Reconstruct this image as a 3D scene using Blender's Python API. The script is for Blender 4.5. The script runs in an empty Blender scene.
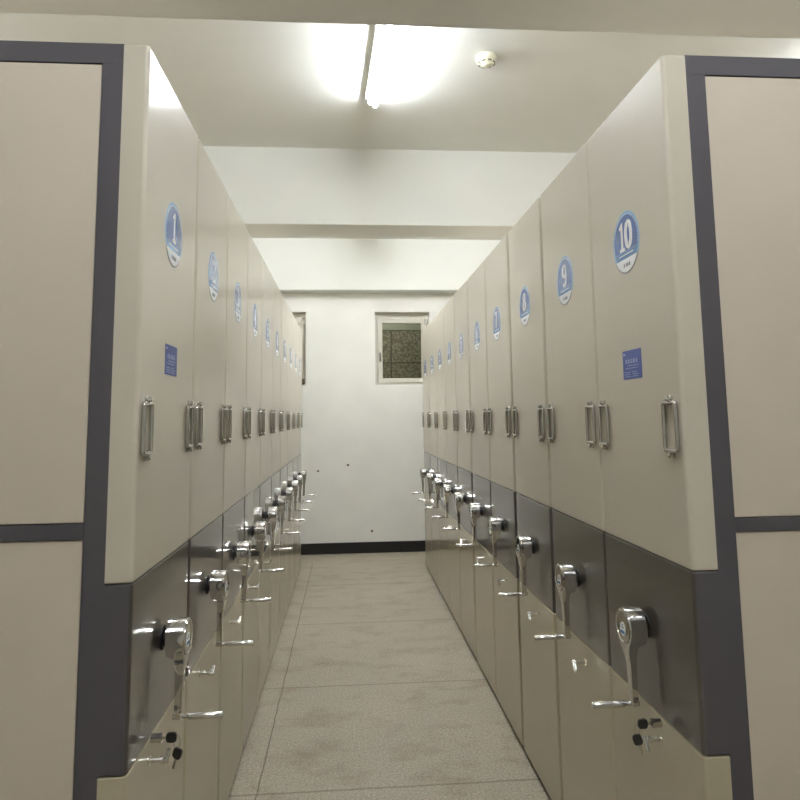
import bpy, bmesh, math, random
from mathutils import Vector, Matrix
random.seed(7)
PI = math.pi
scene = bpy.context.scene
COL = scene.collection

# ---------------------------------------------------------------- camera
cam_d = bpy.data.cameras.new('camera')
cam = bpy.data.objects.new('camera', cam_d); COL.objects.link(cam)
cam_d.sensor_width = 36; cam_d.sensor_fit = 'HORIZONTAL'
cam_d.lens = 672.33 / 800 * 36
cam_d.shift_y = -(400 - 339.4) / 800
YAW, PITCH, ROLL = 0.0785, 0.1149, -0.0125
cy, sy, cp, sp = math.cos(YAW), math.sin(YAW), math.cos(PITCH), math.sin(PITCH)
fw = Vector((sy * cp, cy * cp, sp)); rt = Vector((cy, -sy, 0)); up = rt.cross(fw)
rt2 = rt * math.cos(ROLL) + up * math.sin(ROLL); up2 = -rt * math.sin(ROLL) + up * math.cos(ROLL)
m = Matrix((rt2, up2, -fw)).transposed().to_4x4(); m.translation = Vector((0, 0, 1.5104))
cam.matrix_world = m
cam_d.clip_start = 0.05
scene.camera = cam

# ---------------------------------------------------------------- world, exposure
w = bpy.data.worlds.new('world'); scene.world = w; w.use_nodes = True
w.node_tree.nodes['Background'].inputs[0].default_value = (0.8, 0.85, 0.9, 1)
w.node_tree.nodes['Background'].inputs[1].default_value = 0.15
scene.view_settings.view_transform = 'Standard'
scene.view_settings.look = 'None'
scene.view_settings.exposure = 1.88
scene.view_settings.gamma = 1
scene.view_settings.use_curve_mapping = False
TUBE_NEAR, TUBE_MID, TUBE_FAR = 78.0, 44.0, 78.0
TUBE_FILL = 16.0      # tube strengths; this one is for the added, unseen fill battens

# ---------------------------------------------------------------- materials
def lin(r, g, b):
    f = lambda c: (c / 255 / 12.92) if c / 255 <= 0.04045 else ((c / 255 + 0.055) / 1.055) ** 2.4
    return (f(r), f(g), f(b), 1)
MATS = {}
def mat(name, rgb, rough=0.5, metal=0.0, coat=0.0, coat_rough=0.1, spec=0.5, noise=0.0, nscale=40, bump=0.0, bscale=200, emit=None, estr=0):
    m = bpy.data.materials.new(name); m.use_nodes = True
    nt = m.node_tree; b = nt.nodes['Principled BSDF']
    c = lin(*rgb)
    b.inputs['Base Color'].default_value = c
    b.inputs['Roughness'].default_value = rough
    b.inputs['Metallic'].default_value = metal
    b.inputs['Coat Weight'].default_value = coat
    b.inputs['Coat Roughness'].default_value = coat_rough
    b.inputs['Specular IOR Level'].default_value = spec
    tc = nt.nodes.new('ShaderNodeTexCoord')
    if noise:
        n = nt.nodes.new('ShaderNodeTexNoise'); n.inputs['Scale'].default_value = nscale; n.inputs['Detail'].default_value = 5
        nt.links.new(tc.outputs['Object'], n.inputs['Vector'])
        r = nt.nodes.new('ShaderNodeValToRGB')
        r.color_ramp.elements[0].position = 0.3; r.color_ramp.elements[1].position = 0.7
        r.color_ramp.elements[0].color = tuple(x * (1 - noise) for x in c[:3]) + (1,)
        r.color_ramp.elements[1].color = tuple(min(1, x * (1 + noise * .5)) for x in c[:3]) + (1,)
        nt.links.new(n.outputs['Fac'], r.inputs[0]); nt.links.new(r.outputs[0], b.inputs['Base Color'])
    if bump:
        n = nt.nodes.new('ShaderNodeTexNoise'); n.inputs['Scale'].default_value = bscale; n.inputs['Detail'].default_value = 2
        nt.links.new(tc.outputs['Object'], n.inputs['Vector'])
        bp = nt.nodes.new('ShaderNodeBump'); bp.inputs['Strength'].default_value = bump; bp.inputs['Distance'].default_value = 0.002
        nt.links.new(n.outputs['Fac'], bp.inputs['Height']); nt.links.new(bp.outputs[0], b.inputs['Normal'])
    if emit:
        b.inputs['Emission Color'].default_value = lin(*emit); b.inputs['Emission Strength'].default_value = estr
    MATS[name] = m
    return m
M_cream = mat('cream_coat', (196, 188, 170), rough=0.42, coat=0.55, coat_rough=0.15, bump=0.05, bscale=350)
M_cream_low = mat('cream_gloss', (176, 166, 140), rough=0.4, coat=0.8, coat_rough=0.08)
M_side = mat('side_cream', (202, 190, 172), rough=0.5, bump=0.05, bscale=350)
M_char = mat('charcoal_frame', (78, 74, 78), rough=0.5)
M_band = mat('dark_gloss_band', (68, 63, 58), rough=0.35, coat=1.0, coat_rough=0.045)
M_chrome = mat('chrome', (204, 202, 199), rough=0.05, metal=1.0)
M_chrome2 = mat('satin_chrome', (190, 186, 176), rough=0.2, metal=1.0)
M_latch = mat('latch_metal', (226, 224, 216), rough=0.22, metal=1.0)
M_black = mat('black_rubber', (26, 24, 23), rough=0.45)
M_glossblack = mat('gloss_black', (20, 20, 22), rough=0.08, coat=1)
M_white = mat('label_white', (232, 234, 236), rough=0.3)
M_grey = mat('label_grey', (110, 112, 118), rough=0.4)
M_blue = mat('label_blue', (84, 128, 184), rough=0.25, coat=.6, coat_rough=.08)
M_blue2 = mat('label_deep_blue', (70, 104, 170), rough=0.25, coat=.6, coat_rough=.08)
M_pale = mat('label_pale_blue', (150, 186, 222), rough=0.25, coat=.6, coat_rough=.08)
M_sign = mat('sign_blue', (66, 86, 158), rough=0.35)
M_signtext = mat('sign_text', (176, 186, 216), rough=0.4)
M_wall = mat('wall_plaster', (243, 241, 232), rough=0.85, noise=0.05, nscale=2.2, bump=0.25, bscale=60)
M_wall2 = mat('side_wall_plaster', (214, 212, 202), rough=0.85)
M_ceil = mat('ceiling_plaster', (228, 228, 220), rough=0.85, noise=0.03, nscale=1.5, bump=0.15, bscale=40)
M_beam = mat('beam_plaster', (230, 230, 222), rough=0.85, noise=0.03, nscale=1.5, bump=0.15, bscale=40)
M_base = mat('black_baseboard', (22, 21, 22), rough=0.4)
M_alu = mat('window_frame_white', (214, 210, 196), rough=0.4)
M_det = mat('detector_plastic', (240, 238, 214), rough=0.4)
M_slot = mat('detector_slot', (110, 100, 80), rough=0.6)
M_batten = mat('batten_white', (225, 222, 212), rough=0.5)
M_ring = mat('key_steel', (150, 145, 130), rough=0.3, metal=1)
M_plug = mat('rust_plug', (92, 70, 50), rough=0.8)

def tube_mat(name, s):
    m = mat(name, (255, 255, 250), emit=(242, 247, 255), estr=s); return m
M_tube_fill = tube_mat('tube_fill', TUBE_FILL)
M_tube_near, M_tube_mid, M_tube_far = tube_mat('tube_near', TUBE_NEAR), tube_mat('tube_mid', TUBE_MID), tube_mat('tube_far', TUBE_FAR)

def glass_mat():
    m = bpy.data.materials.new('window_glass'); m.use_nodes = True
    b = m.node_tree.nodes['Principled BSDF']
    b.inputs['Base Color'].default_value = (.85, .9, .86, 1); b.inputs['Roughness'].default_value = 0.03
    b.inputs['Transmission Weight'].default_value = 1; b.inputs['IOR'].default_value = 1.2
    return m
M_glass = glass_mat()

def floor_mat():
    m = bpy.data.materials.new('floor_terrazzo'); m.use_nodes = True
    nt = m.node_tree; b = nt.nodes['Principled BSDF']; N = nt.nodes.new; L = nt.links.new
    geo = N('ShaderNodeNewGeometry'); sep = N('ShaderNodeSeparateXYZ'); L(geo.outputs['Position'], sep.inputs[0])
    def noise(scale, detail, p0, p1, c0, c1, rough=.6, stretch=None):
        n = N('ShaderNodeTexNoise'); n.inputs['Scale'].default_value = scale; n.inputs['Detail'].default_value = detail; n.inputs['Roughness'].default_value = rough
        src = geo.outputs['Position']
        if stretch:
            mp = N('ShaderNodeMapping'); mp.inputs['Scale'].default_value = stretch; L(src, mp.inputs[0]); src = mp.outputs[0]
        L(src, n.inputs['Vector'])
        r = N('ShaderNodeValToRGB'); r.color_ramp.elements[0].position = p0; r.color_ramp.elements[1].position = p1
        r.color_ramp.elements[0].color = c0; r.color_ramp.elements[1].color = c1; L(n.outputs['Fac'], r.inputs[0])
        return r.outputs[0], n.outputs['Fac']
    def mul(a, bb, f=1.0):
        x = N('ShaderNodeMix'); x.data_type = 'RGBA'; x.blend_type = 'MULTIPLY'; x.inputs[0].default_value = f
        L(a, x.inputs[6]); L(bb, x.inputs[7]); return x.outputs[2]
    g = lambda v: (v, v, v, 1)
    base, _ = noise(95, 6, .35, .65, lin(150, 140, 120), lin(210, 200, 180), .75)
    fine, ff = noise(260, 2, .36, .56, g(.50), g(1.02))
    blot, _ = noise(1.3, 6, .3, .7, g(.86), g(1.0))
    stain, _ = noise(3.6, 7, .30, .50, lin(226, 219, 208), g(1.0), .65, (1.0, 1.5, 1))
    c = mul(mul(mul(base, fine, .8), blot), stain)
    # joints
    def mth(op, a, bv=None, c3=None):
        x = N('ShaderNodeMath'); x.operation = op
        if isinstance(a, (int, float)): x.inputs[0].default_value = a
        else: L(a, x.inputs[0])
        if bv is not None:
            if isinstance(bv, (int, float)): x.inputs[1].default_value = bv
            else: L(bv, x.inputs[1])
        return x.outputs[0]
    wob = mth('MULTIPLY', mth('SUBTRACT', noise(9, 3, 0, 1, g(0), g(1))[1], .5), .012)
    ys = mth('ADD', sep.outputs['Y'], wob)
    xs = mth('ADD', sep.outputs['X'], wob)
    lines = None
    for yj in (1.85, 2.95, 4.03, 5.20, 6.36):
        d = mth('ABSOLUTE', mth('SUBTRACT', ys, yj)); t = mth('LESS_THAN', d, .006)
        lines = t if lines is None else mth('MAXIMUM', lines, t)
    d = mth('ABSOLUTE', mth('SUBTRACT', xs, -.372)); t = mth('MULTIPLY', mth('LESS_THAN', d, .0032), mth('LESS_THAN', sep.outputs['Y'], 7.3))
    lines = mth('MAXIMUM', mth('MULTIPLY', lines, .5), mth('MULTIPLY', t, .75))
    x = N('ShaderNodeMix'); x.data_type = 'RGBA'; L(lines, x.inputs[0]); L(c, x.inputs[6]); x.inputs[7].default_value = lin(84, 74, 60)
    L(x.outputs[2], b.inputs['Base Color'])
    b.inputs['Roughness'].default_value = .55
    bp = N('ShaderNodeBump'); bp.inputs['Strength'].default_value = .35; bp.inputs['Distance'].default_value = .002
    L(ff, bp.inputs['Height']); L(bp.outputs[0], b.inputs['Normal'])
    return m
M_floor = floor_mat()

def tile_mat():
    m = bpy.data.materials.new('corridor_tiles'); m.use_nodes = True
    nt = m.node_tree; b = nt.nodes['Principled BSDF']; N = nt.nodes.new; L = nt.links.new
    tc = N('ShaderNodeTexCoord'); mp = N('ShaderNodeMapping'); mp.inputs['Rotation'].default_value = (PI / 2, 0, 0); L(tc.outputs['Object'], mp.inputs[0])
    v = N('ShaderNodeTexVoronoi'); v.inputs['Scale'].default_value = 30; L(tc.outputs['Object'], v.inputs['Vector'])
    r = N('ShaderNodeValToRGB'); r.color_ramp.elements[0].color = lin(150, 146, 128); r.color_ramp.elements[1].color = lin(104, 98, 82)
    r.color_ramp.elements[0].position = .1; r.color_ramp.elements[1].position = .7
    L(v.outputs['Distance'], r.inputs[0])
    br = N('ShaderNodeTexBrick'); br.offset = 0; br.inputs['Scale'].default_value = 1; br.inputs['Brick Width'].default_value = .6; br.inputs['Row Height'].default_value = .45
    br.inputs['Mortar Size'].default_value = .008; L(mp.outputs[0], br.inputs['Vector']); L(r.outputs[0], br.inputs['Color1'])
    br.inputs['Mortar'].default_value = lin(70, 66, 54); L(r.outputs[0], br.inputs['Color2'])
    L(br.outputs[0], b.inputs['Base Color']); b.inputs['Roughness'].default_value = .4
    return m
M_tile = tile_mat()
M_corr = mat('corridor_plaster', (150, 150, 136), rough=.8)

# ---------------------------------------------------------------- mesh helpers
def obj(name, bm, mats, parent=None, smooth=None):
    me = bpy.data.meshes.new(name); bmesh.ops.recalc_face_normals(bm, faces=bm.faces[:]); bm.to_mesh(me); bm.free()
    if not isinstance(mats, (list, tuple)): mats = [mats]
    for mm in mats: me.materials.append(mm)
    if smooth:
        for p in me.polygons: p.use_smooth = True
        me.set_sharp_from_angle(angle=math.radians(smooth))
    o = bpy.data.objects.new(name, me); COL.objects.link(o)
    if parent: o.parent = parent
    return o
def tag(o, label=None, cat=None, group=None, kind=None):
    if label: o['label'] = label
    if cat: o['category'] = cat
    if group: o['group'] = group
    if kind: o['kind'] = kind
    return o
def empty(name, loc=(0, 0, 0), rz=0):
    o = bpy.data.objects.new(name, None); COL.objects.link(o); o.location = loc; o.rotation_euler = (0, 0, rz)
    o.empty_display_size = .1
    return o
def box(bm, x0, x1, y0, y1, z0, z1, mi=0):
    vs = [bm.verts.new((x, y, z)) for x in (x0, x1) for y in (y0, y1) for z in (z0, z1)]
    fs = []
    for f in ((0, 1, 3, 2), (4, 6, 7, 5), (0, 4, 5, 1), (2, 3, 7, 6), (0, 2, 6, 4), (1, 5, 7, 3)):
        fc = bm.faces.new([vs[i] for i in f]); fc.material_index = mi; fs.append(fc)
    return vs, fs
def bevel_where(bm, cond, off, seg):
    es = [e for e in bm.edges if cond(e.verts[0].co, e.verts[1].co)]
    if es: bmesh.ops.bevel(bm, geom=es, offset=off, segments=seg, affect='EDGES', profile=0.5, clamp_overlap=True)
def cyl(bm, p0, p1, r0, r1=None, n=20, caps=True, mi=0):
    r1 = r0 if r1 is None else r1
    p0, p1 = Vector(p0), Vector(p1); d = (p1 - p0).normalized()
    a = d.orthogonal().normalized(); b = d.cross(a)
    A = [bm.verts.new(p0 + (a * math.cos(2 * PI * i / n) + b * math.sin(2 * PI * i / n)) * r0) for i in range(n)]
    B = [bm.verts.new(p1 + (a * math.cos(2 * PI * i / n) + b * math.sin(2 * PI * i / n)) * r1) for i in range(n)]
    for i in range(n):
        f = bm.faces.new((A[i], A[(i + 1) % n], B[(i + 1) % n], B[i])); f.material_index = mi
    if caps:
        f = bm.faces.new(A); f.material_index = mi
        f = bm.faces.new(B); f.material_index = mi
def lathe(bm, prof, origin, axis, n=32, mi=0):
    """prof: (distance along the axis, radius)"""
    o = Vector(origin); d = Vector(axis).normalized(); a = d.orthogonal().normalized(); b = d.cross(a); rings = []
    for t, r in prof:
        if r < 1e-6: rings.append([bm.verts.new(o + d * t)])
        else: rings.append([bm.verts.new(o + d * t + (a * math.cos(2 * PI * i / n) + b * math.sin(2 * PI * i / n)) * r) for i in range(n)])
    for R0, R1 in zip(rings, rings[1:]):
        for i in range(n):
            j = (i + 1) % n
            if len(R0) == 1 and len(R1) == 1: continue
            if len(R0) == 1: f = bm.faces.new((R0[0], R1[i], R1[j]))
            elif len(R1) == 1: f = bm.faces.new((R0[i], R0[j], R1[0]))
            else: f = bm.faces.new((R0[i], R0[j], R1[j], R1[i]))
            f.material_index = mi
def path_tube(bm, pts, r, n=10, closed=False, mi=0):
    pts = [Vector(p) for p in pts]; N = len(pts); rings = []
    nrm = None
    for i, p in enumerate(pts):
        if closed: t = (pts[(i + 1) % N] - pts[i - 1])
        else: t = pts[min(i + 1, N - 1)] - pts[max(i - 1, 0)]
        t.normalize()
        if nrm is None: nrm = t.orthogonal().normalized()
        nrm = (nrm - t * nrm.dot(t)).normalized(); b = t.cross(nrm)
        rings.append([bm.verts.new(p + (nrm * math.cos(2 * PI * k / n) + b * math.sin(2 * PI * k / n)) * r) for k in range(n)])
    for i in range(N if closed else N - 1):
        A, B = rings[i], rings[(i + 1) % N]
        for k in range(n):
            f = bm.faces.new((A[k], A[(k + 1) % n], B[(k + 1) % n], B[k])); f.material_index = mi
    if not closed:
        bm.faces.new(rings[0]); bm.faces.new(rings[-1])
def poly_prism(bm, pts, y0, y1, mi=0, cap_back=True):
    """pts in the (x, z) plane; solid between y0 (back) and y1 (front)"""
    A = [bm.verts.new((x, y0, z)) for x, z in pts]; B = [bm.verts.new((x, y1, z)) for x, z in pts]
    n = len(pts)
    for i in range(n):
        f = bm.faces.new((A[i], A[(i + 1) % n], B[(i + 1) % n], B[i])); f.material_index = mi
    f = bm.faces.new(B); f.material_index = mi
    if cap_back: f = bm.faces.new(A); f.material_index = mi

# ---------------------------------------------------------------- setting
X0, X1 = -3.35, 3.70
YB, YF = 7.775, -2.6
ZC, ZB = 3.558, 2.959
def struct(name, bm, m, parent=None):
    o = obj(name, bm, m, parent)
    if not parent: o['kind'] = 'structure'
    return o
bm = bmesh.new(); box(bm, X0 - .15, X1 + .15, YF - .15, 9.5, -.15, 0); struct('floor', bm, M_floor)
bm = bmesh.new(); box(bm, X0 - .15, X1 + .15, YF - .15, 9.5, ZC, ZC + .15); struct('ceiling', bm, M_ceil)
bm = bmesh.new(); box(bm, X0 - .15, X0, YF, 9.35, 0, ZC); struct('wall_left', bm, M_wall2)
bm = bmesh.new(); box(bm, X1, X1 + .15, YF, 9.35, 0, ZC); struct('wall_right', bm, M_wall2)
bm = bmesh.new(); box(bm, X0 - .15, X1 + .15, YF - .15, YF, 0, ZC); struct('wall_front', bm, M_wall2)
# back wall with two window openings
WZ0, WZ1 = 1.872, 2.735
wins = [(-1.13, -.477), (.320, .960)]
bm = bmesh.new()
box(bm, X0, X1, YB, YB + .22, 0, WZ0); box(bm, X0, X1, YB, YB + .22, WZ1, ZC)
for a, b in ((X0, wins[0][0]), (wins[0][1], wins[1][0]), (wins[1][1], X1)): box(bm, a, b, YB, YB + .22, WZ0, WZ1)
struct('wall_back', bm, M_wall)
bm = bmesh.new(); box(bm, X0, X1, YB - .012, YB, 0, .12); bevel_where(bm, lambda a, b: a.z > .1 and b.z > .1 and a.y < YB - .01 and b.y < YB - .01, .004, 2)
struct('baseboard_back', bm, M_base)
# beams
for i, (ya, yb) in enumerate(((2.0, 2.352), (4.966, 5.308), (7.587, YB))):
    bm = bmesh.new(); box(bm, X0, X1, ya, yb, ZB, ZC)
    bevel_where(bm, lambda a, b: a.z < ZB + .01 and b.z < ZB + .01 and abs(a.y - b.y) < .01, .006, 2)
    struct('trim_%d' % (i + 1), bm, M_beam)
# thin picture-rail like crack line under the wall beam
bm = bmesh.new(); box(bm, X0, X1, 9.2, 9.35, 0, 2.70); box(bm, X0, X1, 9.2, 9.35, 2.705, ZC, 1)
o = struct('wall_corridor', bm, [M_tile, M_corr])

# windows
def window(n, a, b):
    root = empty('window_%d' % n, ((a + b) / 2, YB + .10, WZ0)); root['kind'] = 'structure'
    W = b - a; H = WZ1 - WZ0; hw = W / 2
    def rim(name, x0, x1, z0, z1, t, y0, y1, m, tb=None):
        bm = bmesh.new(); tb = tb or t
        box(bm, x0, x0 + t, y0, y1, z0, z1); box(bm, x1 - t, x1, y0, y1, z0, z1)
        box(bm, x0 + t, x1 - t, y0, y1, z1 - t, z1); box(bm, x0 + t, x1 - t, y0, y1, z0, z0 + tb)
        bmesh.ops.bevel(bm, geom=bm.edges[:], offset=.0025, segments=1, affect='EDGES')
        return obj(name, bm, m, root)
    rim('window_frame', -hw, hw, 0, H, .035, -.01, .05, M_alu)
    rim('sash', -hw + .037, hw - .037, .037, H - .07, .052, -.028, .02, M_alu)
    bm = bmesh.new(); box(bm, -hw + .035, hw - .035, -.012, .03, H - .068, H - .035); obj('transom', bm, M_alu, root)
    bm = bmesh.new(); box(bm, -hw + .09, hw - .09, -.004, .002, .09, H - .122); obj('glass_pane', bm, M_glass, root)
    bm = bmesh.new()
    hx = -hw + .063
    box(bm, hx - .010, hx + .010, -.036, -.028, .29, .39); cyl(bm, (hx, -.036, .37), (hx, -.062, .37), .008)
    box(bm, hx - .008, hx + .008, -.072, -.060, .28, .38)
    h = obj('window_handle', bm, M_chrome2, root)
    bm = bmesh.new(); box(bm, hw - .05, hw - .02, -.036, -.02, H - .14, H - .075); obj('hinge', bm, M_chrome2, root)
    bm = bmesh.new(); box(bm, hw - .05, hw - .02, -.036, -.02, .03, .09); obj('hinge', bm, M_chrome2, root)
    bm = bmesh.new(); box(bm, -hw, hw, -.055, .10, -.0, .012); obj('window_sill', bm, M_wall, root)
window(1, *wins[0]); window(2, *wins[1])

# ---------------------------------------------------------------- lamps
def lamp(loc, rz, label, mt, length=1.2):
    root = empty('fluorescent_lamp', loc, rz); tag(root, label, 'ceiling light', 'fluorescent tube lights on the ceiling')
    h = length / 2
    bm = bmesh.new(); box(bm, -.010, .010, -h, h, -.034, 0)
    bevel_where(bm, lambda a, b: abs(a.z + .034) < .001 and abs(b.z + .034) < .001, .006, 3)
    obj('batten', bm, M_batten, root)
    for s in (-1, 1):
        bm = bmesh.new(); box(bm, .044, .066, s * h - (.012 if s > 0 else 0), s * h + (.012 if s < 0 else 0), -.089, -.067); box(bm, .010, .060, s * h - (.010 if s > 0 else 0), s * h + (.010 if s < 0 else 0), -.068, -.016)
        bmesh.ops.bevel(bm, geom=bm.edges[:], offset=.004, segments=2, affect='EDGES')
        obj('lamp_holder', bm, M_batten, root)
    bm = bmesh.new(); cyl(bm, (.055, -h + .02, -.078), (.055, h - .02, -.078), .014, n=20)
    obj('tube', bm, mt, root, 40)
lamp((.152, 3.49, ZC), .045, 'white fluorescent batten with a glowing tube on the ceiling in the middle of the aisle', M_tube_mid)
lamp((.22, .35, ZC), .0, 'white fluorescent batten with a glowing tube on the ceiling before the nearest beam', M_tube_near)
lamp((.20, 5.98, ZC), .0, 'white fluorescent batten with a glowing tube on the ceiling behind the second beam', M_tube_far)
for lx, ly, lab in ((-2.3, .35, 'added unseen fill batten on the ceiling over the left cabinets before the nearest beam'),
                    (2.5, .35, 'added unseen fill batten on the ceiling over the right cabinets before the nearest beam'),
                    (-2.5, 3.5, 'added unseen fill batten on the ceiling over the left cabinets in the middle bay'),
                    (2.8, 3.5, 'added unseen fill batten on the ceiling over the right cabinets in the middle bay'),
                    (-2.3, 6.45, 'added unseen fill batten on the ceiling over the left cabinets near the back wall'),
                    (2.5, 6.45, 'added unseen fill batten on the ceiling over the right cabinets near the back wall')):
    lamp((lx, ly, ZC), 0, lab, M_tube_fill)  # unseen battens added to brighten the ceiling and the cabinet end faces
# unseen point light added to brighten the corridor behind the windows
cl = bpy.data.lights.new('corridor_fill', 'POINT'); cl.energy = 9; cl.color = (1, .98, .9); cl.shadow_soft_size = .2
clo = bpy.data.objects.new('corridor_fill', cl); COL.objects.link(clo); clo.location = (-.2, 8.5, 3.2)

# smoke detector
root = empty('smoke_detector', (.80, 3.60, ZC)); tag(root, 'small round cream smoke detector fixed to the ceiling right of the tube light', 'smoke detector')
bm = bmesh.new(); lathe(bm, [(0, 0), (0, .060), (.020, .060), (.026, .055), (.026, 0)], (0, 0, 0), (0, 0, -1)); obj('mounting_base', bm, M_det, root, 35)
bm = bmesh.new(); lathe(bm, [(.026, 0), (.026, .052), (.034, .050), (.044, .040), (.044, .030), (.052, .028), (.056, .020), (.057, 0)], (0, 0, 0), (0, 0, -1)); obj('sensor_head', bm, M_det, root, 35)
bm = bmesh.new()
for k in range(8):
    a = k * PI / 4 + .2
    c = Vector((math.cos(a), math.sin(a), 0)); t = Vector((-c.y, c.x, 0))
    vs, fs = box(bm, -.001, .004, -.011, .011, -.003, .003)
    for v in vs: v.co = c * (.0455 + v.co.x) + t * v.co.y + Vector((0, 0, -.0395 + v.co.z))
obj('vent_slots', bm, M_slot, root)

# ---------------------------------------------------------------- cabinets
W, HH, D = .534, 2.40, 2.76
Z1, Z2 = 1.1526, .7549
hw = W / 2
FZ = .06     # depth of the wrapped front panel

def wrap_panel(z0, z1, r=.011, rz=.004):
    bm = bmesh.new(); box(bm, -hw, hw, 0, FZ, z0 + .0008, z1 - .0008)
    bevel_where(bm, lambda a, b: a.y < .001 and b.y < .001 and abs(a.x - b.x) < .001, r, 7)
    bevel_where(bm, lambda a, b: a.y < FZ - .001 and b.y < FZ - .001 or False, 0, 0) if False else None
    es = [e for e in bm.edges if abs(e.verts[0].co.z - e.verts[1].co.z) < 1e-5 and max(e.verts[0].co.y, e.verts[1].co.y) < FZ - .0001]
    es += [e for e in bm.edges if abs(e.verts[0].co.z - e.verts[1].co.z) < 1e-5 and abs(e.verts[0].co.x - e.verts[1].co.x) < 1e-5 and abs(abs(e.verts[0].co.x) - hw) < 1e-4 and e not in es]
    bmesh.ops.bevel(bm, geom=list(set(es)), offset=rz, segments=2, affect='EDGES', profile=.5)
    return bm

def handle_bm():
    """pull handle: rectangular loop on two stand-offs, centred on the origin, aisle is -y"""
    bm = bmesh.new(); a, b, r = .0310, .0575, .005
    pts = []
    for cx, cz, a0 in ((a - r, b - r, 0), (-a + r, b - r, 90), (-a + r, -b + r, 180), (a - r, -b + r, 270)):
        for k in range(4):
            t = math.radians(a0 + k * 30); pts.append((cx + r * math.cos(t), -.0062, cz + r * math.sin(t)))
    path_tube(bm, pts, .0058, n=10, closed=True)
    for s in (-1, 1):
        lathe(bm, [(0, 0), (0, .008), (.003, .008), (.004, .0052), (.008, .0052), (.010, .0066), (.014, .0066), (.016, .004), (.016, 0)], (0, 0, s * .0680), (0, -1, 0), n=18)
        cyl(bm, (0, -.0062, s * .057), (0, -.0062, s * .0680), .0042, n=12)
    return bm

def crank_bm():
    bm = bmesh.new()
    R, HWID, ZA, ZE = .0475, .0125, -.092, -.200
    # tangent from circle to the arm
    zs = [R * math.cos(PI * k / 26) for k in range(0, 19)]
    zt = zs[-1]; wt = math.sqrt(R * R - zt * zt)
    rows = [(z, math.sqrt(max(0, R * R - z * z))) for z in zs]
    for k in range(1, 17):
        t = k / 16; z = zt + (ZA - zt) * t
        s = t * t * (3 - 2 * t); lin_w = wt + (HWID - wt) * (1 - (1 - t) ** 1.7)
        rows.append((z, lin_w))
    rows += [(ZA - .03, HWID * .95), (ZA - .06, HWID * .95), (ZE + .008, HWID)]
    rows += [(ZE + .003, HWID * .8), (ZE, HWID * .35)]
    def yb(z):
        tb = min(1, max(0, (-.036 - z) / .010)); tb = tb * tb * (3 - 2 * tb)
        tf = min(1, max(0, (-.040 - z) / .07)); tf = tf * tf * (3 - 2 * tf)
        return -(.017 + .018 * tb), -(.062 - .009 * tf)
    rings = []
    for z, wd in rows:
        b, f = yb(z); wd = max(wd, .0006); ch = min(.003, wd * .4)
        rings.append([bm.verts.new(p) for p in ((-wd, b, z), (-wd, f + ch, z), (-wd + ch, f, z), (wd - ch, f, z), (wd, f + ch, z), (wd, b, z))])
    for A, B in zip(rings, rings[1:]):
        for k in range(6):
            bm.faces.new((A[k], A[(k + 1) % 6], B[(k + 1) % 6], B[k]))
    bm.faces.new(rings[0]); bm.faces.new(rings[-1])
    # raised rim on the disc
    lathe(bm, [(.0, .0425), (.003, .0425), (.004, .041), (.004, .039), (.001, .037), (0, .037)], (0, -.0615, 0), (0, -1, 0), n=40)
    return bm

def arc(cx, cz, rx, rz, a0, a1, n=16):
    return [(cx + rx * math.cos(math.radians(a0 + (a1 - a0) * k / n)), cz + rz * math.sin(math.radians(a0 + (a1 - a0) * k / n))) for k in range(n + 1)]
# centre lines of the digits in a box 0.6 wide and 1 high, centred on the origin
DIG = {
    0: [arc(0, 0, .20, .43, 0, 360, 32)],
    2: [arc(0, .24, .20, .19, 170, -35, 16) + [(-.06, -.16), (-.21, -.43)], [(-.25, -.43), (.24, -.43)], [(.22, -.43), (.24, -.30)]],
    3: [arc(0, .23, .17, .20, 160, -90, 16) + arc(0, -.20, .20, .23, 90, -160, 16)],
    4: [[(.06, .46), (-.24, -.16), (.26, -.16)], [(.08, .46), (.08, -.46)], [(-.04, -.45), (.2, -.45)]],
    5: [[(.20, .43), (-.15, .43), (-.17, .02)] + arc(0, -.15, .20, .28, 130, -160, 18)],
    6: [arc(.02, .10, .22, .34, 50, 180, 14) + [(-.20, -.2)], arc(0, -.19, .20, .24, 0, 360, 28)],
    7: [[(-.22, .30), (-.22, .43), (.22, .43), (.02, .0), (-.06, -.46)]],
    8: [arc(0, .23, .165, .20, 0, 360, 28), arc(0, -.20, .205, .235, 0, 360, 28)],
    9: [arc(0, .19, .20, .24, 0, 360, 28), [(.20, .2)] + arc(-.02, -.10, .22, .34, 0, -130, 14)],
}
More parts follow.
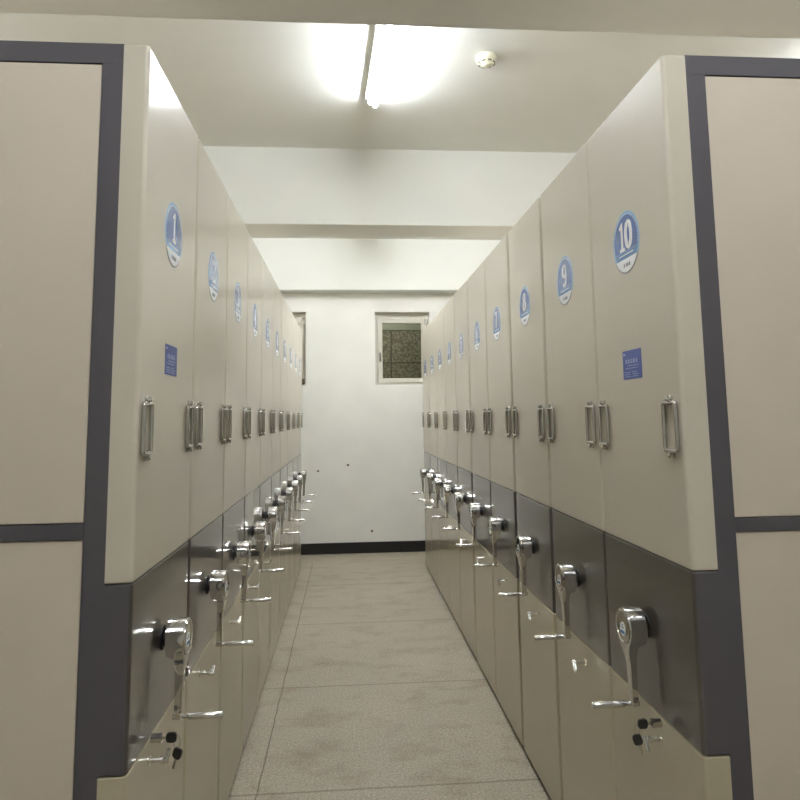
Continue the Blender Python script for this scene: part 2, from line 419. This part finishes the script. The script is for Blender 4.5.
def draw_digit(bm, d, cx, cz, h, y0=-.0012, y1=-.0018):
    """flat raised digit: every stroke is a ribbon of even width"""
    wd = h * .085
    for q_, st in enumerate(DIG[d]):
        y1 -= q_ * .0002
        P = [Vector((cx + x * h, cz + z * h)) for x, z in st]
        closed = (P[0] - P[-1]).length < 1e-6
        if closed: P = P[:-1]
        n = len(P); Lf, Rt = [], []
        for i, p in enumerate(P):
            a = P[i - 1] if (i or closed) else p; b = P[(i + 1) % n] if (i < n - 1 or closed) else p
            t1 = (p - a).normalized() if (p - a).length > 1e-9 else (b - p).normalized()
            t2 = (b - p).normalized() if (b - p).length > 1e-9 else t1
            n1 = Vector((-t1.y, t1.x)); n2 = Vector((-t2.y, t2.x)); mm = (n1 + n2).normalized()
            k = min(1.6, 1 / max(.4, mm.dot(n1))) * wd * (1.25 if abs(mm.x) > .7 else .8)
            Lf.append(p + mm * k); Rt.append(p - mm * k)
        rg = [[bm.verts.new((q.x, yy, q.y)) for q in (l, r) for yy in (y0, y1)] for l, r in zip(Lf, Rt)]
        for i in range(n if closed else n - 1):
            A, B = rg[i], rg[(i + 1) % n]
            for q in ((0, 1), (1, 3), (3, 2), (2, 0)): bm.faces.new((A[q[0]], A[q[1]], B[q[1]], B[q[0]]))
        if not closed:
            for A in (rg[0], rg[-1]): bm.faces.new((A[0], A[1], A[3], A[2]))

def number_label(num, parent):
    Rr = .0885; zc = 1.991
    bm = bmesh.new()
    split = zc - .046
    def seg(R, y, zmin, zmax, mi, n=72):
        """slice of a disc of radius R between zmin and zmax, proud of the panel"""
        pts = []
        for i in range(n):
            a = 2 * PI * i / n
            pts.append((R * math.cos(a), zc + R * math.sin(a)))
        out = []
        for i in range(n):
            p, q = pts[i], pts[(i + 1) % n]
            ip, iq = zmin <= p[1] <= zmax, zmin <= q[1] <= zmax
            if ip: out.append(p)
            if ip != iq:
                zz = zmin if (p[1] < zmin or q[1] < zmin) else zmax
                t = (zz - p[1]) / (q[1] - p[1]); out.append((p[0] + (q[0] - p[0]) * t, zz))
        poly_prism(bm, out, 0.0, y, mi)
    seg(Rr, -.0008, split, 9, 0)            # pale blue border
    seg(Rr, -.0008, 0, split, 1)            # grey border of the lower part
    seg(Rr - .004, -.0012, 0, split, 2)
    seg(Rr - .010, -.0012, split + .022, 9, 3)
    seg(Rr - .010, -.0012, split, split + .021, 4)
    o = obj('number_label', bm, [M_pale, M_grey, M_white, M_blue2, M_blue], parent)
    o['label'] = 'round blue and white sticker with the number %s' % num
    H9 = .084; zn = zc + .019
    def one(bm, cx):
        b, t = zn - H9 / 2, zn + H9 / 2
        pts = [(-.016, b), (.017, b), (.017, b + .009), (.0075, b + .011), (.0075, t), (.001, t), (-.016, t - .012), (-.016, t - .019), (-.0065, t - .017), (-.0065, b + .011), (-.016, b + .009)]
        poly_prism(bm, [(x + cx, z) for x, z in pts], -.0012, -.0018)
    bm = bmesh.new()
    if num == 1: one(bm, 0)
    elif num == 10: one(bm, -.0235); draw_digit(bm, 0, .0205, zn, H9)
    else: draw_digit(bm, num, 0, zn, H9)
    obj('number', bm, M_white, o)
    bm = bmesh.new()
    for k in range(20):
        t = k / 19; x = -.045 + .09 * t
        box(bm, x - .0013, x + .0013, -.0016, -.0012, split + .010, split + .0135)
    obj('line_print', bm, M_white, o)
    bm = bmesh.new()
    for k in range(34):
        a = math.radians(-10 + 200 * k / 33); r = Rr - .009
        c, s = math.cos(a), math.sin(a)
        vs, _ = box(bm, -.0010, .0010, -.0016, -.0012, -.0022, .0022)
        for v in vs:
            x, z = v.co.x, v.co.z; v.co.x = c * (r + z) - s * x; v.co.z = zc + s * (r + z) + c * x
    obj('ring_print', bm, M_white, o)
    bm = bmesh.new()
    for x, wd in ((-.016, .0065), (-.0035, .005), (.006, .008), (.019, .010)):
        box(bm, x - wd / 2, x + wd / 2, -.0016, -.0012, split - .0235, split - .0165 + .003)
    obj('code_print', bm, M_grey, o)
    return o

def blue_sign(parent):
    zc, w2, h2 = 1.647, .060, .040
    w2, h2 = .060, .040
    bm = bmesh.new()
    box(bm, -w2, w2, -.0010, 0, zc - h2, zc + h2)
    o = obj('blue_sign', bm, M_sign, parent); o['label'] = 'small deep blue rectangular sign with pale print'
    bm = bmesh.new()
    f = -.0014
    random.seed(3)
    box(bm, -w2 + .005, -w2 + .020, f, -.001, zc + h2 - .013, zc + h2 - .008)
    for i in range(5):
        x = -.034 + i * .0165
        for k in range(3): box(bm, x - .0062, x + .0062, f, -.001, zc + .004 + k * .0042, zc + .0055 + k * .0042)
        box(bm, x - .001 + random.uniform(-.003, .003), x + .001, f, -.001, zc + .003, zc + .016)
        box(bm, x - .0062, x - .0048, f, -.001, zc + .003, zc + .010 + random.uniform(0, .005))
    for zz, a, b in ((-.003, -.030, .045), (-.010, -.046, .036), (-.021, -.052, -.012), (-.021, .000, .030), (-.027, -.052, -.014), (-.027, 0, .040), (-.033, -.052, -.008), (-.033, 0, .036)):
        box(bm, a, b, f, -.001, zc + zz - .0008, zc + zz + .0008)
    obj('sign_print', bm, M_signtext, o)
    return o

def key_bm(cx, y, cz, ang, hang=False):
    """key: black oval-cornered head with a steel blade"""
    bm = bmesh.new()
    w_, h_ = .0115, .0125
    pts = []
    for i in range(24):
        a = 2 * PI * i / 24; c, s = math.cos(a), math.sin(a)
        pts.append((w_ * math.copysign(abs(c) ** .6, c), h_ * math.copysign(abs(s) ** .6, s)))
    poly_prism(bm, pts, .003, -.003, 0)
    vs, _ = box(bm, -.0028, .0028, -.001, .001, -.038, -.010, 1)
    for k in range(4): box(bm, .0028, .0042, -.001, .001, -.036 + k * .006, -.033 + k * .006, 1)
    Rm = Matrix.Rotation(ang, 4, 'Y')
    for v in bm.verts: v.co = Rm @ v.co + Vector((cx, y, cz))
    return bm

CR_Z = .956
def make_cabinet(side, num, label, loc, locked, sign, share=None):
    """side: +1 right row, -1 left row (the locks are on the camera side)"""
    s = side; HH = 2.40 if s > 0 else 2.412; RZ0, RZ1 = (1.238, 1.268) if s > 0 else (1.250, 1.284)
    root = empty('mobile_shelving_cabinet', loc, -PI / 2 if side > 0 else PI / 2)
    tag(root, label, 'cabinet', 'numbered mobile shelving cabinets along the %s of the aisle' % ('right' if side > 0 else 'left'))
    if share is None:
        obj('end_panel', wrap_panel(Z1, HH), M_cream, root)
        o = obj('handle_band', wrap_panel(Z2, Z1), [M_band, M_char], root)
        for p in o.data.polygons:
            if abs(p.normal.x) > .9: p.material_index = 1
        obj('lower_panel', wrap_panel(.024, Z2), M_cream_low, root)
        bm = bmesh.new(); box(bm, -hw + .012, hw - .012, .012, D, 0, .024); obj('base_rail', bm, M_black, root)
        # carcass: charcoal posts and rails on both sides, cream panels between them
        bays = 3; P = .049; L0 = FZ; BL = (D - FZ) / bays
        bm = bmesh.new()
        box(bm, -hw + .006, hw - .006, L0, D, HH - .012, HH - .001)
        box(bm, -hw + .006, hw - .006, D - .01, D, .018, HH - .012)
        for sx in (-1, 1):
            xa, xb = sorted((sx * hw * .999, sx * (hw - .03)))
            for k in range(bays + 1):
                ya = L0 if k == 0 else (L0 + k * BL - P / 2 if k < bays else D - P)
                box(bm, xa, xb, ya, ya + P, .018, HH - .0505)
            box(bm, xa, xb, L0, D, HH - .050, HH)
            for k in range(bays):
                ya = (L0 if k == 0 else L0 + k * BL - P / 2) + P; yb = (L0 + (k + 1) * BL - P / 2) if k < bays - 1 else D - P
                box(bm, xa, xb, ya + .0004, yb - .0004, RZ0, RZ1)
                box(bm, xa, xb, ya + .0004, yb - .0004, .018, .068)
        obj('frame', bm, M_char, root)
        bm = bmesh.new(); box(bm, -hw + .031, hw - .031, L0 + .01, D - .01, HH - .001, HH + .004); obj('top_bounce_cover', bm, M_side, root)  # unseen cream slab added to bounce light up to the ceiling
        for sx in (-1, 1):
            for k in range(bays):
                ya = (L0 if k == 0 else L0 + k * BL - P / 2) + P; yb = (L0 + (k + 1) * BL - P / 2) if k < bays - 1 else D - P
                for z0, z1 in ((.068, RZ0), (RZ1, HH - .0505)):
                    bm = bmesh.new(); xa, xb = sorted((sx * (hw - .003), sx * (hw - .02)))
                    box(bm, xa, xb, ya + .0015, yb - .0015, z0 + .0015, z1 - .0015)
                    bevel_where(bm, lambda a, b: abs(abs(a.x) - (hw - .003)) < 1e-4 and abs(abs(b.x) - (hw - .003)) < 1e-4, .002, 2)
                    obj('side_panel', bm, M_side, root)
        # pull handles
        hb = None
        for hx in (-.213, .213):
            if hb is None: h = obj('pull_handle', handle_bm(), M_chrome, root, 40); hb = h
            else: h = hb.copy(); COL.objects.link(h); h.parent = root
            h.location = (hx, 0, 1.479 if s > 0 else 1.491)
        # crank
        cr = obj('crank', crank_bm(), M_chrome, root, 32); cr.location = (0, 0, CR_Z)
        bm = bmesh.new(); lathe(bm, [(0, .030), (.003, .030), (.006, .020), (.022, .018)], (0, 0, 0), (0, -1, 0), n=24)
        obj('shaft_collar', bm, M_black, cr, 40)
        bm = bmesh.new(); lathe(bm, [(0, 0), (0, .036), (.0012, .036), (.0012, 0)], (0, -.0618, 0), (0, -1, 0), n=36)
        obj('hub_plate', bm, M_chrome, cr, 30)
        bm = bmesh.new(); lathe(bm, [(0, 0), (0, .017), (.0006, .017), (.0006, 0)], (0, -.0630, -.006), (0, -1, 0), n=24)
        box(bm, -.012, .012, -.0641, -.0636, -.018, -.010, 1)
        box(bm, -.010, .010, -.0641, -.0636, -.004, .0, 2); box(bm, -.007, .007, -.0641, -.0636, .003, .006, 2)
        obj('hub_sticker', bm, [M_white, M_blue, M_grey], cr)
        bm = bmesh.new()
        lathe(bm, [(.030, 0), (.030, .0075), (.036, .0075), (.038, .0062), (.066, .0056), (.068, .0082), (.153, .0082), (.155, .0070), (.156, 0)], (0, 0, -.193), (0, -1, 0), n=20)
        obj('grip', bm, M_chrome, cr, 35)
        # latch below the band
        lx = .055 if s > 0 else -.10; LZ = .698 if s > 0 else .708
        bm = bmesh.new()
        lathe(bm, [(0, 0), (0, .011), (.002, .011), (.003, .006), (.026, .0055), (.028, .009), (.036, .009), (.038, .0)], (lx, 0, LZ), (0, -1, 0), n=18)
        vs, _ = box(bm, -.006, .006, -.046, -.036, -.026, .008)
        bmesh.ops.bevel(bm, geom=list({e for v in vs for e in v.link_edges}), offset=.002, segments=2, affect='EDGES')
        Rm = Matrix.Rotation(-.65 if s > 0 else -2.1, 4, 'Y')
        for v in bm.verts:
            if v.co.z < .3: v.co = Rm @ v.co + Vector((lx, 0, LZ))
        obj('latch', bm, M_latch, root, 35)
    else:
        for ch in share.children:
            if ch.name.split('.')[0] in ('number_label', 'blue_sign', 'lock_cylinder', 'key_ring'): continue
            c = ch.copy(); COL.objects.link(c); c.parent = root
            for g in ch.children:
                d = g.copy(); COL.objects.link(d); d.parent = c
    nl = number_label(num, root); nl.location.z = 0 if s > 0 else .022
    if sign: blue_sign(root).location = (0, 0, 0) if s > 0 else (.006, 0, .022)
    if locked:
        lx = .058 if s > 0 else -.080; z = .738 if s > 0 else .749
        bm = bmesh.new(); lathe(bm, [(0, 0), (0, .0105), (.018, .0105), (.0195, .0115), (.026, .0115), (.027, .009), (.027, 0)], (lx, 0, z), (0, -1, 0), n=22)
        lc = obj('lock_cylinder', bm, M_chrome, root, 35)
        bm = key_bm(0, 0, 0, 0)
        Rm = Matrix.Rotation(PI / 2, 4, 'Y') @ Matrix.Rotation(PI / 2, 4, 'X')
        for v in bm.verts: v.co = Rm @ v.co + Vector((lx, -.047, z))
        obj('key', bm, [M_black, M_ring], lc)
        pts = []
        for i in range(20):
            a = 2 * PI * i / 20; pts.append((lx - s * .002 + .0022 * math.sin(a), -.060 + .007 * math.cos(a), z - .012 + .015 * math.sin(a)))
        bm = bmesh.new(); path_tube(bm, pts, .0009, n=6, closed=True); obj('key_ring', bm, M_ring, lc)
        bm = key_bm(0, 0, 0, -.3)
        Rm = Matrix.Rotation(1.2, 4, 'Z')
        for v in bm.verts: v.co = Rm @ v.co + Vector((lx, -.062, z - .037))
        obj('key', bm, [M_black, M_ring], lc)['label'] = 'spare key hanging from the ring'
    return root

rY = [1.527, 2.065, 2.622, 3.185, 3.730, 4.300, 4.845, 5.385, 5.925, 6.470]
lY = [1.574, 2.125, 2.665, 3.210, 3.755, 4.300, 4.860, 5.410, 5.960, 6.500]
XR, XL = .7824, -.474
share = None
for k in range(10):
    n = 10 - k
    lab = 'cream cabinet numbered %d in the right row' % n
    if k == 0: lab += ', nearest, keys in its lock'
    elif k == 9: lab += ', farthest, beside the window'
    else: lab += ', between cabinets %d and %d' % (n + 1, n - 1)
    r = make_cabinet(1, n, lab, (XR, rY[k] + hw, 0), k == 0, k == 0, share)
    share = share or r
share = None
for k in range(10):
    n = 1 + k
    lab = 'cream cabinet numbered %d in the left row' % n
    if k == 0: lab += ', nearest, keys in its lock'
    elif k == 9: lab += ', farthest, next to the back wall'
    else: lab += ', between cabinets %d and %d' % (n - 1, n + 1)
    r = make_cabinet(-1, n, lab, (XL, lY[k] + hw, 0), k == 0, k == 0, share)
    share = share or r

# ---------------------------------------------------------------- small marks on the back wall
for x, z, lab in ((-.337, .915, 'small brown screw plug in the back wall beside the left cabinet row'),
                  (.001, .976, 'small brown screw plug high on the back wall in the middle of the aisle'),
                  (.268, .238, 'small brown screw plug low in the back wall just above the black baseboard')):
    bm = bmesh.new(); lathe(bm, [(0, 0), (0, .013), (.003, .012), (.003, .006), (.005, .005), (.005, 0)], (0, 0, 0), (0, -1, 0), n=14)
    o = obj('wall_plug', bm, M_plug); o.location = (x, YB, z); tag(o, lab, 'wall plug', 'screw plugs in the back wall')
